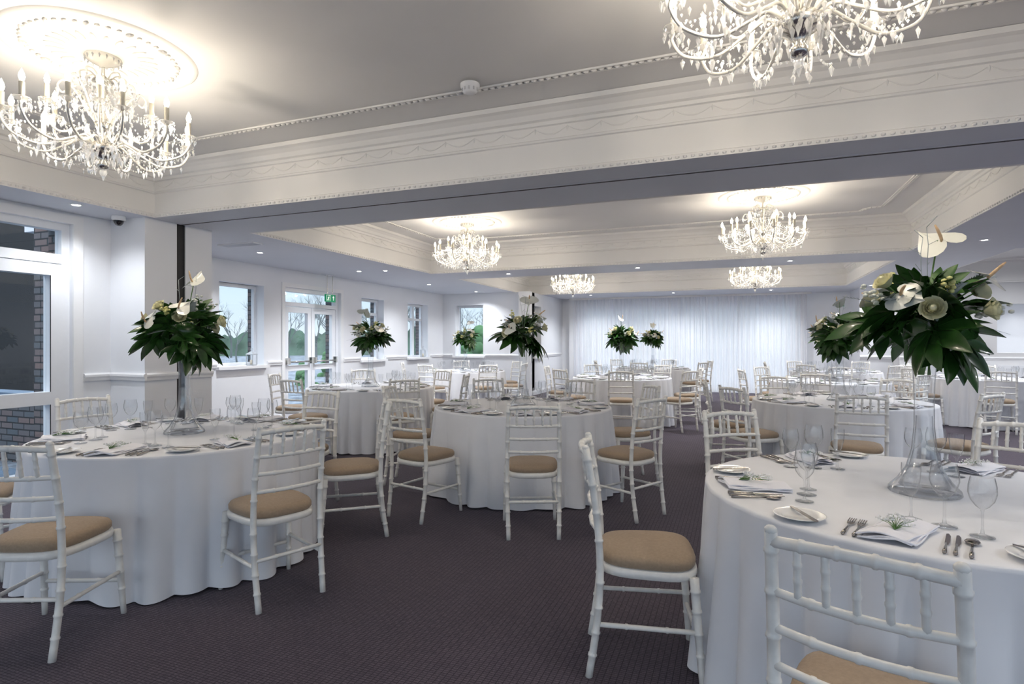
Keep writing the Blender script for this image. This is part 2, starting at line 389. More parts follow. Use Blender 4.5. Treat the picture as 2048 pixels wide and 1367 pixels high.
wn=[0]
def window(axis,pos,a0,a1,z0,z1,mull=(),trans=(),sill=True,side=1,fw=.055):
    wn[0]+=1; b=MB(); fp=pos-side*.2
    def bx(u0,u1,zz0,zz1,d0=-.03,d1=.03,m=M_upvc):
        p,q=fp+side*d0,fp+side*d1; lo,hi=min(p,q),max(p,q)
        if axis=='X': b.box(lo,hi,u0,u1,zz0,zz1,m)
        else: b.box(u0,u1,lo,hi,zz0,zz1,m)
    bx(a0,a0+fw,z0,z1);bx(a1-fw,a1,z0,z1);bx(a0+fw,a1-fw,z0,z0+fw);bx(a0+fw,a1-fw,z1-fw,z1)
    for u in mull: bx(u-.035,u+.035,z0+fw,z1-fw,-.035,.035)
    for z in trans: bx(a0+fw,a1-fw,z-.03,z+.03,-.032,.037)
    bx(a0+fw,a1-fw,z0+fw,z1-fw,-.002,.002,M_pane)
    if sill: bx(a0-.05,a1+.05,z0-.04,z0+.005,.2,.27,M_trim); bx(a0+.002,a1-.002,z0-.03,z0+.005,.03,.2,M_trim)
    bx(a0-.001,a0+.012,z0,z1,.03,.2,M_wall);bx(a1-.012,a1+.001,z0,z1,.03,.2,M_wall)
    b.obj('window_%d'%wn[0])
window('X',XL,*W1)
window('X',XL,*W3,trans=(1.95,))
window('X',XL,*W4,mull=(12.28,),trans=(1.9,))
window('Y',13.5,*WB,side=-1)
window('X',-4.76,*WF)
window('Y',16.4,-4.2,1.5,.12,2.35,mull=(-2.8,-1.4,0.1),sill=False,side=-1)

b=MB(); x0=XL-.16;x1=XL-.06
def bX(u0,u1,z0,z1,d0=0,d1=0,m=M_upvc): b.box(x0-d0,x1+d1,u0,u1,z0,z1,m)
a0,a1,_,zt=D1; mid=(a0+a1)/2
bX(a0,a0+.07,0,zt);bX(a1-.07,a1,0,zt);bX(a0+.07,a1-.07,zt-.07,zt);bX(a0+.07,a1-.07,1.98,2.05)
for (l0,l1) in ((a0+.07,mid),(mid,a1-.07)):
    bX(l0+.005,l0+.095,.02,1.97,-.02,-.01);bX(l1-.095,l1-.005,.02,1.97,-.02,-.01);bX(l0+.09,l1-.09,.02,.16,-.02,-.01);bX(l0+.09,l1-.09,1.87,1.97,-.02,-.01);bX(l0+.09,l1-.09,.84,.94,-.02,-.01)
    b.box(x0+.045,x0+.049,l0+.09,l1-.09,.16,.84,M_pane); b.box(x0+.045,x0+.049,l0+.09,l1-.09,.94,1.87,M_pane)
    b.tube([(x1+.05,l0+.05,1.0),(x1+.05,l1-.05,1.0)],.015,8,M_silver)
    for u in (l0+.05,l1-.05): b.box(x1-.012,x1+.065,u-.022,u+.022,.96,1.07,M_silver)
b.box(x0+.045,x0+.049,a0+.07,a1-.07,2.05,zt-.07,M_pane)
for u0,u1,z0,z1 in ((a0-.07,a0,0,zt+.07),(a1,a1+.07,0,zt+.07),(a0,a1,zt,zt+.07)): b.box(XL+.001,XL+.018,u0,u1,z0,z1,M_trim)
b.obj('door_1')
b=MB(); x0=NX-.14;x1=NX-.04; a0,a1,_,zt=ND
bX(a0,a0+.07,0,zt);bX(a1-.07,a1,0,zt);bX(a0+.07,a1-.07,zt-.07,zt);bX(a0+.07,a1-.07,2.10,2.19)
l0,l1=a0+.075,a1-.075
bX(l0,l0+.10,.02,2.09,-.01,.02);bX(l1-.10,l1,.02,2.09,-.01,.02);bX(l0+.1,l1-.1,.02,.14,-.01,.02);bX(l0+.1,l1-.1,1.98,2.09,-.01,.02);bX(l0+.1,l1-.1,.76,.88,-.01,.02)
for z0,z1 in ((.14,.76),(.88,1.98)):
    b.box(x0+.045,x0+.049,l0+.1,l1-.1,z0,z1,M_pane)
    for u0,u1 in ((l0+.1,l0+.107),(l1-.107,l1-.1)): b.box(x1+.02,x1+.023,u0,u1,z0,z1,M_black)
b.box(x0+.045,x0+.049,a0+.07,a1-.07,2.19,zt-.07,M_pane)
b.box(x1+.02,x1+.03,l0+.03,l0+.07,.93,1.15,M_silver); b.tube([(x1+.03,l0+.05,1.07),(x1+.07,l0+.05,1.07),(x1+.07,l0+.17,1.07)],.011,8,M_silver)
for u0,u1,z0,z1 in ((a0-.09,a0,0,zt+.08),(a1,a1+.09,0,zt+.08),(a0,a1,zt,zt+.08)): b.box(NX+.001,NX+.022,u0,u1,z0,z1,M_trim)
b.obj('door_2')

b=MB(); X0,X1=-4.35,1.68; N=1100; zs=[.02,.6,1.3,2.0,2.45,ZS-.01]; vs=[];fs=[]
for j,z in enumerate(zs):
    for i in range(N+1):
        x=X0+(X1-X0)*i/N
        w=.5+.5*math.sin(x*2.1+1)*math.sin(x*5.3)
        y=16.17+.042*math.sin(x*46+1.6*math.sin(x*4.1))*(.55+.45*w)+.014*math.sin(x*111+2*math.sin(x*7)+z*.6)
        vs.append((x,y,z))
for j in range(len(zs)-1):
    for i in range(N):
        a=j*(N+1)+i; fs.append((a,a+1,a+N+2,a+N+1))
b.add(vs,fs,M_curtain,True); b.obj('curtain')
b=MB(); b.box(X0-.1,X1+.1,16.06,16.09,ZS-.05,ZS,M_fasc); b.obj('curtain_rail')

# ---------------------------------------------------------------- ceiling fittings
def downlight_mesh():
    b=MB(); b.lathe([(.03,-.001),(.042,-.006),(.052,-.006),(.055,0)],20,M_trim); b.lathe([(0,-.003),(.034,-.003)],20,M_down,False); return b.mesh('downlight')
DL=downlight_mesh()
dl=[(-5.6,3.45,ZS,22),(-5.72,.9,ZS,45),(-6.2,6.23,ZS,60),(-6.2,8.5,ZS,60),(-6.2,11.0,ZS,60),(-6.0,13.0,ZS,50),(-5.72,8.6,ZS,60),(-3.87,9.8,ZS,60),(-1.53,9.8,ZS,60),(.79,9.8,ZS,60),(2.85,8.66,ZS,60),(2.85,6.3,ZS,60),(2.85,12.5,ZS,60),(-1.46,15.1,ZS,75),(-3.6,15.1,ZS,75),(.8,15.1,ZS,75),(2.8,14.7,ZS,40),(2.85,3.6,ZS,75),(2.85,1.2,ZS,85),(5.2,7.6,ZS,60),(5.2,4.8,ZS,60),(5.2,11.2,ZC,90),(5.2,13.4,ZC,90),(7.4,12.4,ZC,80),(7.4,7.0,ZS,60),(5.9,15.65,2.295,12)]  # downlights far right, beside the camera and in the hatch: added to brighten
for x,y,z,e in dl:
    o=inst(DL,'downlight',(x,y,z))
    l=bpy.data.lights.new('downlight_beam','SPOT'); l.energy=e; l.spot_size=math.radians(165 if z==ZC else 140); l.spot_blend=.9; l.shadow_soft_size=.045; l.color=(.95,.97,1)
    lo=bpy.data.objects.new('lamp',l); scene.collection.objects.link(lo); lo.parent=o; lo.location=(0,0,-.02)
b=MB(); b.lathe([(.065,0),(.065,-.02),(.05,-.028),(.05,-.05),(.03,-.062),(0,-.062)],24,M_trim); 
for k in range(10):
    a=k*2*pi/10; b.box(-.004,.004,-.004,.004,-.05,-.03,M_greyw,Matrix.Translation((.051*math.cos(a),.051*math.sin(a),0)))
b.obj('smoke_detector',(-1.66,3.5,ZC-.02))
b=MB(); b.lathe([(.06,0),(.062,-.03),(.055,-.045)],24,M_trim); b.lathe([(.045,-.045),(.042,-.065),(.03,-.085),(.015,-.095),(0,-.097)],24,M_dome); b.obj('security_camera',(-5.72,3.92,ZS))
b=MB(); b.box(-.3,.3,-.08,.08,-.012,0,M_trim)
for i in range(6): b.box(-.28,.28,-.065+i*.024,-.055+i*.024,-.016,-.011,M_soff)
b.obj('ceiling_vent',(-5.9,5.6,ZS),0)

b=MB(); b.box(-.02,.02,-.17,.17,-.085,.085,M_sign)
f=.0215
def quad(y0,z0,y1,z1,w):
    d=Vector((0,y1-y0,z1-z0)); n=Vector((0,-d.z,d.y)).normalized()*w
    P=[Vector((f,y0,z0)),Vector((f,y1,z1))]
    vs=[P[0]-n,P[1]-n,P[1]+n,P[0]+n]; b.add(vs,[(0,1,2,3)],M_signw)
quad(.09,-.05,.09,.02,.010); b.add([(f,.055,.012),(f,.125,.012),(f,.09,.06)],[(0,1,2)],M_signw)
quad(-.07,.02,-.09,-.015,.014); quad(-.09,-.015,-.06,-.035,.008); quad(-.06,-.035,-.07,-.062,.007); quad(-.09,-.015,-.12,-.055,.008); quad(-.07,.02,-.04,.0,.006); quad(-.07,.02,-.105,.015,.006)
b.ball((f,-.06,.045),.002,.013,.013,M_signw)
for y0,z0,y1,z1 in ((-.15,-.065,-.15,.065),(-.15,.065,-.005,.065),(-.005,.065,-.005,-.065)): quad(y0,z0,y1,z1,.004)
b.box(-.003,.003,-.1,-.09,.085,.53,M_silver);b.box(-.003,.003,.09,.1,.085,.53,M_silver)
b.box(-.02,.02,-.12,.12,.52,.54,M_trim)
b.obj('exit_sign',(-7.0,8.72,2.16),scale=.8)
b=MB(); b.box(-.09,.09,-.004,0,-.06,.06,M_sign); b.box(-.075,.075,-.006,-.003,-.045,.045,M_signw); b.obj('wall_sign',(2.45,16.39,2.3))

b=MB(); w=.055
b.box(-w,w,-w,w,0,.015,M_lantern)
for sx in(-1,1):
    for sy in(-1,1): b.box(sx*w-.005,sx*w+.005,sy*w-.005,sy*w+.005,.015,.17,M_lantern)
b.box(-w-.008,w+.008,-w-.008,w+.008,.17,.18,M_lantern)
b.add([(-w-.01,-w-.01,.18),(w+.01,-w-.01,.18),(w+.01,w+.01,.18),(-w-.01,w+.01,.18),(0,0,.235)],[(0,1,4),(1,2,4),(2,3,4),(3,0,4)],M_lantern)
b.tube([(.02*math.cos(a*.5236),0,.255+.02*math.sin(a*.5236)) for a in range(13)],.003,5,M_lantern)
b.lathe([(0,.015),(.025,.015),(.025,.09),(0,.09)],12,M_candle)
LM=b.mesh('lantern')
inst(LM,'lantern',(-7.19,7.05,.976),.2); inst(LM,'lantern',(-7.19,12.45,.976),.3)

# ---------------------------------------------------------------- chandelier
def chandelier():
    b=MB()
    b.lathe([(.10,0),(.105,-.012),(.09,-.03),(.06,-.045),(.03,-.06),(.012,-.07)],24,M_arm)
    for k in range(16):
        a=2*pi*k/16; b.octa((.1*math.cos(a),.1*math.sin(a),-.03),.007,.035,M_crystal)
    b.lathe([(.01,-.07),(.012,-.12),(.03,-.14),(.055,-.15),(.06,-.16),(.02,-.175),(.014,-.2),(.03,-.23),(.035,-.27),(.018,-.31),(.013,-.36),(.028,-.4),(.05,-.44),(.03,-.48),(.016,-.52),(.03,-.55),(.075,-.575),(.085,-.6),(.075,-.625),(.04,-.65),(.02,-.68),(.035,-.7),(.03,-.725),(0,-.735)],16,M_silver)
    b.ball((0,0,-.755),.022,.022,.026,M_crystal,8,6)
    b.octa((0,0,-.79),.012,.05,M_crystal)
    def rt(a,r,z): return (r*math.cos(a),r*math.sin(a),z)
    def dish(a,r,z,cand=True):
        T=Matrix.Translation(rt(a,r,z))
        b.lathe([(.008,-.012),(.02,-.006),(.042,.008),(.045,.012),(.02,0),(.01,0)],10,M_crystal,True,T)
        if cand:
            b.lathe([(.012,-.01),(.016,.0),(.0145,.015),(.0145,.10),(.010,.104)],10,M_candle,True,T)
            b.lathe([(.008,.104),(.014,.118),(.0165,.132),(.013,.15),(.006,.166),(.001,.178)],10,M_bulb,True,T)
        for k in range(7):
            aa=k*2*pi/7+a; c=Vector(rt(a,r,z))+Vector((.042*math.cos(aa),.042*math.sin(aa),-.004))
            b.octa(c,.006,.018,M_crystal); L=R.choice((.035,.05)); b.octa(c-Vector((0,0,.010+L/2)),.0095,L,M_crystal)
    def string(p,q,sag,n,r=.0075):
        p=Vector(p);q=Vector(q)
        for i in range(n+1):
            t=i/n; c=p.lerp(q,t); c.z-=sag*4*t*(1-t); b.octa(c,r,r*2.4,M_crystal)
    no=12
    for k in range(no):
        a=2*pi*k/no+.13
        b.tube(catmull([rt(a,.05,-.59),rt(a,.12,-.55),rt(a,.2,-.59),rt(a,.32,-.645),rt(a,.45,-.61),rt(a,.505,-.53),rt(a,.5,-.49)],5),.0075,7,M_arm)
        dish(a,.5,-.48)
        a2=2*pi*(k+1)/no+.13
        string(rt(a,.5,-.48),rt(a2,.5,-.48),.055,10)
        string(rt(a,.05,-.16),rt(a,.47,-.46),.10,20,.0065)
        string(rt(a,.5,-.50),rt(a,.3,-.65),.04,10,.007)
        for j in range(5):
            r_=.2+.065*j; b.octa(rt(a,r_,-.645-.03*math.sin(j*.8)),.010,.05,M_crystal)
    ni=6
    for k in range(ni):
        a=2*pi*k/ni+.4
        b.tube(catmull([rt(a,.05,-.58),rt(a,.1,-.5),rt(a,.17,-.53),rt(a,.25,-.56),rt(a,.31,-.5),rt(a,.31,-.41)],5),.007,7,M_arm)
        dish(a,.31,-.40)
        string(rt(a,.31,-.4),rt(2*pi*(k+1)/ni+.4,.31,-.4),.06,14)
    for k in range(8):
        a=2*pi*k/8+.2
        b.tube(catmull([rt(a,.03,-.45),rt(a,.09,-.36),rt(a,.14,-.26),rt(a,.2,-.2),rt(a,.235,-.24),rt(a,.215,-.28),rt(a,.19,-.265)],5),[.0065]*30+[.004],6,M_arm)
        b.octa(rt(a,.235,-.28),.014,.07,M_crystal)
        b.tube(catmull([rt(a,.02,-.17),rt(a,.07,-.11),rt(a,.12,-.12),rt(a,.12,-.16)],4),.005,5,M_arm)
        b.octa(rt(a,.12,-.195),.012,.06,M_crystal)
        string(rt(a,.12,-.16),rt(2*pi*(k+1)/8+.2,.12,-.16),.05,6)
        string(rt(a,.2,-.2),rt(2*pi*(k+1)/8+.2,.2,-.2),.06,9)
        for j in range(3): b.octa(rt(a+j*.26,.08+.02*j,-.67),.011,.06,M_crystal)
        for j in range(4): b.octa(rt(a+.3,.05+.02*j,-.22-.07*j),.011,.06,M_crystal)
    for k in range(14):
        a=2*pi*k/14; b.octa(rt(a,.085,-.64),.010,.06,M_crystal)
        string(rt(a,.085,-.6),rt(a,.34,-.65),.045,11,.006)
        b.octa(rt(a,.34,-.68),.012,.055,M_crystal)
    for k in range(110):
        a=R.random()*2*pi; r=.10+.38*R.random(); b.octa(rt(a,r,-.40-.26*R.random()),.008,.042,M_crystal)
    return b.mesh('chandelier')
CH=chandelier()
def rose():
    b=MB(); b.lathe([(.62,0),(.60,-.018),(.575,-.01),(.55,-.012),(.53,-.006),(.42,-.006),(.40,-.02),(.37,-.01),(.2,-.012),(.17,-.03),(.1,-.03),(.09,-.02)],64,M_rosep)
    for k in range(48):
        a=2*pi*k/48; b.ball((.475*math.cos(a),.475*math.sin(a),-.01),.022,.014,.012,M_rosep,6,4)
    for k in range(24):
        a=2*pi*k/24
        b.ball((0,0,0),.06,.018,.014,M_rosep,8,4,Matrix.Translation((.29*math.cos(a),.29*math.sin(a),-.012))@Matrix.Rotation(a,4,'Z'))
    for k in range(12):
        a=2*pi*(k+.5)/12
        b.ball((0,0,0),.03,.012,.02,M_rosep,8,4,Matrix.Translation((.475*math.cos(a),.475*math.sin(a),-.012))@Matrix.Rotation(a+.7,4,'Z'))
    return b.mesh('ceiling_rose')
RO=rose()
for i,(x,y) in enumerate(((-3.58,2.36),(.22,2.36),(-3.65,7.6),(.31,7.5),(-3.36,12.4),(.37,12.4))):
    inst(RO,'ceiling_rose',(x,y,ZC),scale=.82)
    o=inst(CH,'chandelier',(x,y,ZC-.02),i*.2,scale=.93)
    for k in range(4):
        a=k*pi/2+.4
        l=bpy.data.lights.new('bulb_light','POINT'); l.energy=4.0; l.color=(1,.88,.72); l.shadow_soft_size=.03
        lo=bpy.data.objects.new('bulb_light',l); scene.collection.objects.link(lo); lo.parent=o; lo.location=(.42*math.cos(a),.42*math.sin(a),-.48)

# ---------------------------------------------------------------- chair
def chair():
    b=MB()
    def bamboo(pts,r0,r1,rings,n=9,sm=4):
        path=catmull(pts,sm) if len(pts)>2 else [Vector(pts[0]).lerp(Vector(pts[1]),i/6) for i in range(7)]
        L=[0]
        for i in range(1,len(path)): L.append(L[-1]+(path[i]-path[i-1]).length)
        T=[l/L[-1] for l in L]; tot=L[-1]; e=.007/tot
        keys=[(t,1.0) for t in T]
        for rg in rings:
            keys=[k for k in keys if abs(k[0]-rg)>e*1.5]
            keys+=[(rg-e,1.0),(rg-e*.5,1.2),(rg+e*.5,1.2),(rg+e,1.0)]
        keys.sort(); P=[];Rr=[]
        for t,s in keys:
            t=min(max(t,0),1)
            for i in range(len(T)-1):
                if T[i]<=t<=T[i+1]:
                    u=(t-T[i])/max(1e-9,T[i+1]-T[i]); P.append(path[i].lerp(path[i+1],u)); break
            Rr.append((r0+(r1-r0)*t)*s)
        b.tube(P,Rr,n,M_chair)
    KP=[(0,-.235,.172),(.22,-.203,.178),(.44,-.19,.18),(.68,-.207,.178),(.92,-.247,.172)]
    def post(z):
        for i in range(4):
            if KP[i][0]<=z<=KP[i+1][0]:
                t=(z-KP[i][0])/(KP[i+1][0]-KP[i][0]); return KP[i][1]*(1-t)+KP[i+1][1]*t, KP[i][2]*(1-t)+KP[i+1][2]*t
    for s in(-1,1):
        bamboo([(s*w_,y_,z_) for z_,y_,w_ in KP],.0155,.0145,[.1,.2,.31,.42,.60,.72,.84,.95])
        b.ball((s*.172,-.248,.922),.015,.015,.012,M_chair)
        bamboo([(s*.176,.175,.425),(s*.192,.205,0)],.019,.0125,[.12,.3,.5,.7])
        bamboo([(s*.176,-.205,.215),(s*.185,.19,.215)],.010,.010,[.3,.7])
    bamboo([(-.186,.193,.17),(.186,.193,.17)],.010,.010,[.3,.7])
    bamboo([(-.178,-.205,.25),(.178,-.205,.25)],.010,.010,[.3,.7])
    rails=[.895,.775,.685,.595]
    def rp(z,t):
        y,w=post(z); return Vector((-w+2*w*t,y-.028*4*t*(1-t),z+(.012*4*t*(1-t) if z>.85 else 0)))
    for i,z in enumerate(rails):
        bamboo([rp(z,k/4) for k in range(5)],.0135 if i==0 else .0105,.0135 if i==0 else .0105,[.25,.5,.75] if i else [.2,.4,.6,.8])
    for k in range(1,6):
        t=k/6; p=rp(.895,t);q=rp(.775,t); bamboo([p,q],.0085,.0085,[.35,.65],7)
    def loop(sc,z,n=32):
        out=[]
        for k in range(n):
            a=2*pi*k/n; c,s_=math.cos(a),math.sin(a)
            e=.6; x=math.copysign(abs(c)**e,c); y=math.copysign(abs(s_)**e,s_)
            w=.190+.016*y
            out.append((x*w*sc,y*.20*sc,z))
        return out
    def loft(ls,m,sm=True):
        n=len(ls[0]);vs=[v for l in ls for v in l];fs=[]
        for i in range(len(ls)-1):
            for k in range(n):
                a=i*n+k;d=i*n+(k+1)%n; fs.append((a,d,d+n,a+n))
        fs.append(tuple((len(ls)-1)*n+k for k in range(n))); fs.append(tuple(range(n))[::-1]); b.add(vs,fs,m,sm)
    loft([loop(.93,.405),loop(1,.41),loop(1.02,.425),loop(1,.442),loop(.9,.446)],M_chair)
    loft([loop(.95,.446),loop(.985,.456),loop(.985,.474),loop(.94,.489),loop(.8,.498),loop(.5,.504),loop(.15,.506)],M_seat)
    return b.mesh('dining_chair')
CM=chair()
def put_chair(tx,ty,ang,dist=1.06,tw=0):
    dist=max(dist,1.06)
    a=math.radians(ang); x=tx+dist*math.cos(a); y=ty+dist*math.sin(a)
    rot=math.atan2(-math.sin(a),-math.cos(a))-pi/2+math.radians(tw)
    inst(CM,'dining_chair',(x,y,0),rot)

# ---------------------------------------------------------------- tables
TR=.82
def table(seed):
    rr=random.Random(seed); b=MB(); n=480; vs=[];fs=[]
    ph=[rr.random()*6.28 for _ in range(6)]; k0=rr.choice((13,14,15))
    rings=[]
    for r in (.25,.5,.7,.79,.81): rings.append([(r*math.cos(2*pi*k/n),r*math.sin(2*pi*k/n),.75) for k in range(n)])
    levels=[.747,.735,.70,.64,.56,.46,.36,.26,.16,.08,.012]
    for z in levels:
        t=(.75-z)/.73; l=[]
        for k in range(n):
            a=2*pi*k/n
            s=math.sin(k0*a+ph[0]+1.1*math.sin(2*a+ph[1])+.7*math.sin(5*a+ph[2])+.18*t)
            # rounded outward bulges separated by narrow valleys
            w=(s*s+.02)**.36
            w2=.5+.5*math.sin(7*a+ph[3]+.9*math.sin(3*a+ph[4])); w3=.5+.5*math.sin(3*a+ph[5])
            amp=(.03+.05*w2+.04*w3)*t**.8
            r=TR+.003-.012*t+amp*w
            l.append((r*math.cos(a),r*math.sin(a),z+(.006*math.sin(9*a+ph[3]) if z<.03 else 0)))
        rings.append(l)
    vs=[v for l in rings for v in l]; c=len(vs); vs.append((0,0,.75))
    for i in range(len(rings)-1):
        for k in range(n):
            a=i*n+k;d=i*n+(k+1)%n; fs.append((a,a+n,d+n,d))
    for k in range(n): fs.append((c,k,(k+1)%n))
    b.add(vs,fs,M_cloth,True)
    b.lathe([(0,.748),(.8,.748),(.8,.725),(0,.725)],48,M_wood,False)
    for k in range(4):
        a=pi/4+k*pi/2; b.tube([(.5*math.cos(a),.5*math.sin(a),.725),(.55*math.cos(a),.55*math.sin(a),0)],.018,8,M_silver)
    return b.mesh('round_dining_table')
TM=[table(s) for s in (1,2,3)]

def wineglass():
    b=MB(); b.lathe([(0,.002),(.034,.001),(.036,.003),(.02,.006),(.006,.012),(.0038,.03),(.0038,.085),(.006,.095),(.02,.105),(.034,.125),(.041,.15),(.040,.175),(.034,.205)],24,M_glass); return b.mesh('wine_glass')
def flute():
    b=MB(); b.lathe([(0,.002),(.030,.001),(.032,.003),(.016,.006),(.005,.012),(.0036,.03),(.0036,.07),(.007,.08),(.018,.10),(.026,.135),(.029,.17),(.028,.19)],24,M_glass); return b.mesh('flute_glass')
def plate():
    b=MB(); b.lathe([(0,.004),(.05,.004),(.056,.008),(.082,.014),(.083,.0155),(.08,.016),(.055,.010),(.05,.006),(0,.006)],32,M_china)
    T=Matrix.Translation((.01,0,.017))@Matrix.Rotation(.5,4,'Z'); b.box(-.006,.006,-.09,-.0,0,.004,M_steel,T); b.add([(-.006,0,.001),(.007,0,.001),(.009,.05,.001),(.004,.085,.001),(-.004,.08,.001),(-.006,0,.003),(.007,0,.003),(.009,.05,.003),(.004,.085,.003),(-.004,.08,.003)],[(0,1,2,3,4),(9,8,7,6,5),(0,5,6,1),(1,6,7,2),(2,7,8,3),(3,8,9,4),(4,9,5,0)],M_steel,False,T)
    return b.mesh('side_plate')
def cutlery():
    b=MB()
    def handle(T,L=.11): b.tube([(0,0,.006),(0,L*.3,.006),(0,L*.7,.005),(0,L,.006)],[.006,.0055,.0036,.0032],6,M_steel,True,T)
    def fork(x):
        T=Matrix.Translation((x,0,0)); handle(T)
        b.add([(-.003,.11,.006),(.003,.11,.006),(.011,.135,.005),(.011,.15,.006),(-.011,.15,.006),(-.011,.135,.005)],[(0,1,2,3,4,5)],M_steel,False,T)
        for i in range(4): b.box(-.011+i*.0062,-.0078+i*.0062,.15,.19,.005,.0075,M_steel,T)
    def knife(x):
        T=Matrix.Translation((x,0,0)); handle(T,.095)
        vs=[(-.004,.09),(.006,.09),(.009,.12),(.008,.18),(.002,.205),(-.004,.2)]
        b.add([(p[0],p[1],.003) for p in vs]+[(p[0],p[1],.0055) for p in vs],[(0,1,2,3,4,5),(11,10,9,8,7,6)]+[(i,i+6,(i+1)%6+6,(i+1)%6) for i in range(6)],M_steel,False,T)
    def spoon(x):
        T=Matrix.Translation((x,0,0)); handle(T,.13); b.ball((0,.155,.007),.020,.030,.0055,M_steel,10,6,T)
    fork(-.118); fork(-.148); knife(.105); knife(.13); spoon(.165)
    return b.mesh('cutlery_set')
def napkin():
    b=MB(); nx,ny=8,14; rr=random.Random(3)
    for lay in range(3):
        vs=[];fs=[]; z0=.006+.006*lay; ww=.07-.003*lay; hh=.118-.002*lay
        for j in range(ny+1):
            for i in range(nx+1):
                u=i/nx*2-1;v=j/ny*2-1
                z=z0+.004*math.sin(u*3+lay)+.003*math.sin(v*4+lay*2)+.006*(1-u*u)
                vs.append((u*ww+.008*v*(lay-1)+.02*v,v*hh+.006*u,max(z,.004)))
        for j in range(ny):
            for i in range(nx):
                a=j*(nx+1)+i; fs.append((a,a+1,a+nx+2,a+nx+1))
        b.add(vs,fs,M_napkin,True)
        b.tube([vs[j*(nx+1)] for j in range(ny+1)],.003,6,M_napkin); b.tube([vs[j*(nx+1)+nx] for j in range(ny+1)],.003,6,M_napkin)
        b.tube(vs[:nx+1],.003,6,M_napkin)
    for k in range(18):
        e=Vector((rr.uniform(-.045,.045),rr.uniform(-.03,.07),.034+rr.random()*.014)); b.tube([(0,-.06,.030),(e*.5+Vector((0,-.02,.018))),e],.0010,3,M_stem)
        for j in range(5): b.ball(e+Vector((rr.uniform(-.012,.012),rr.uniform(-.012,.012),rr.uniform(0,.006))),.0035,.0035,.003,M_china,5,3)
    return b.mesh('folded_napkin')
GW,GF,GP,GC,GN=wineglass(),flute(),plate(),cutlery(),napkin()
def setting(tx,ty,ang):
    a=math.radians(ang); d=Vector((-math.cos(a),-math.sin(a))); rt=Vector((d.y,-d.x))
    rot=math.atan2(d.y,d.x)-pi/2
    def at(x,y): 
        p=Vector((tx,ty))-d*TR+rt*x+d*y; return (p.x,p.y,.7515)
    j=lambda s=.008: R.uniform(-s,s)
    inst(GC,'cutlery_set',at(j(.004),.045+j()),rot+j(.03))
    inst(GN,'folded_napkin',at(-.012+j(.003),.17+j()),rot+j(.03))
    inst(GP,'side_plate',at(-.29+j(),.15+j()),rot+j(.3))
    inst(GW,'wine_glass',at(.09+j(.01),.345+j(.01)))
    inst(GW,'wine_glass',at(.185+j(.01),.295+j(.01)),scale=.9)
    inst(GF,'flute_glass',at(.0+j(.01),.38+j(.01)))

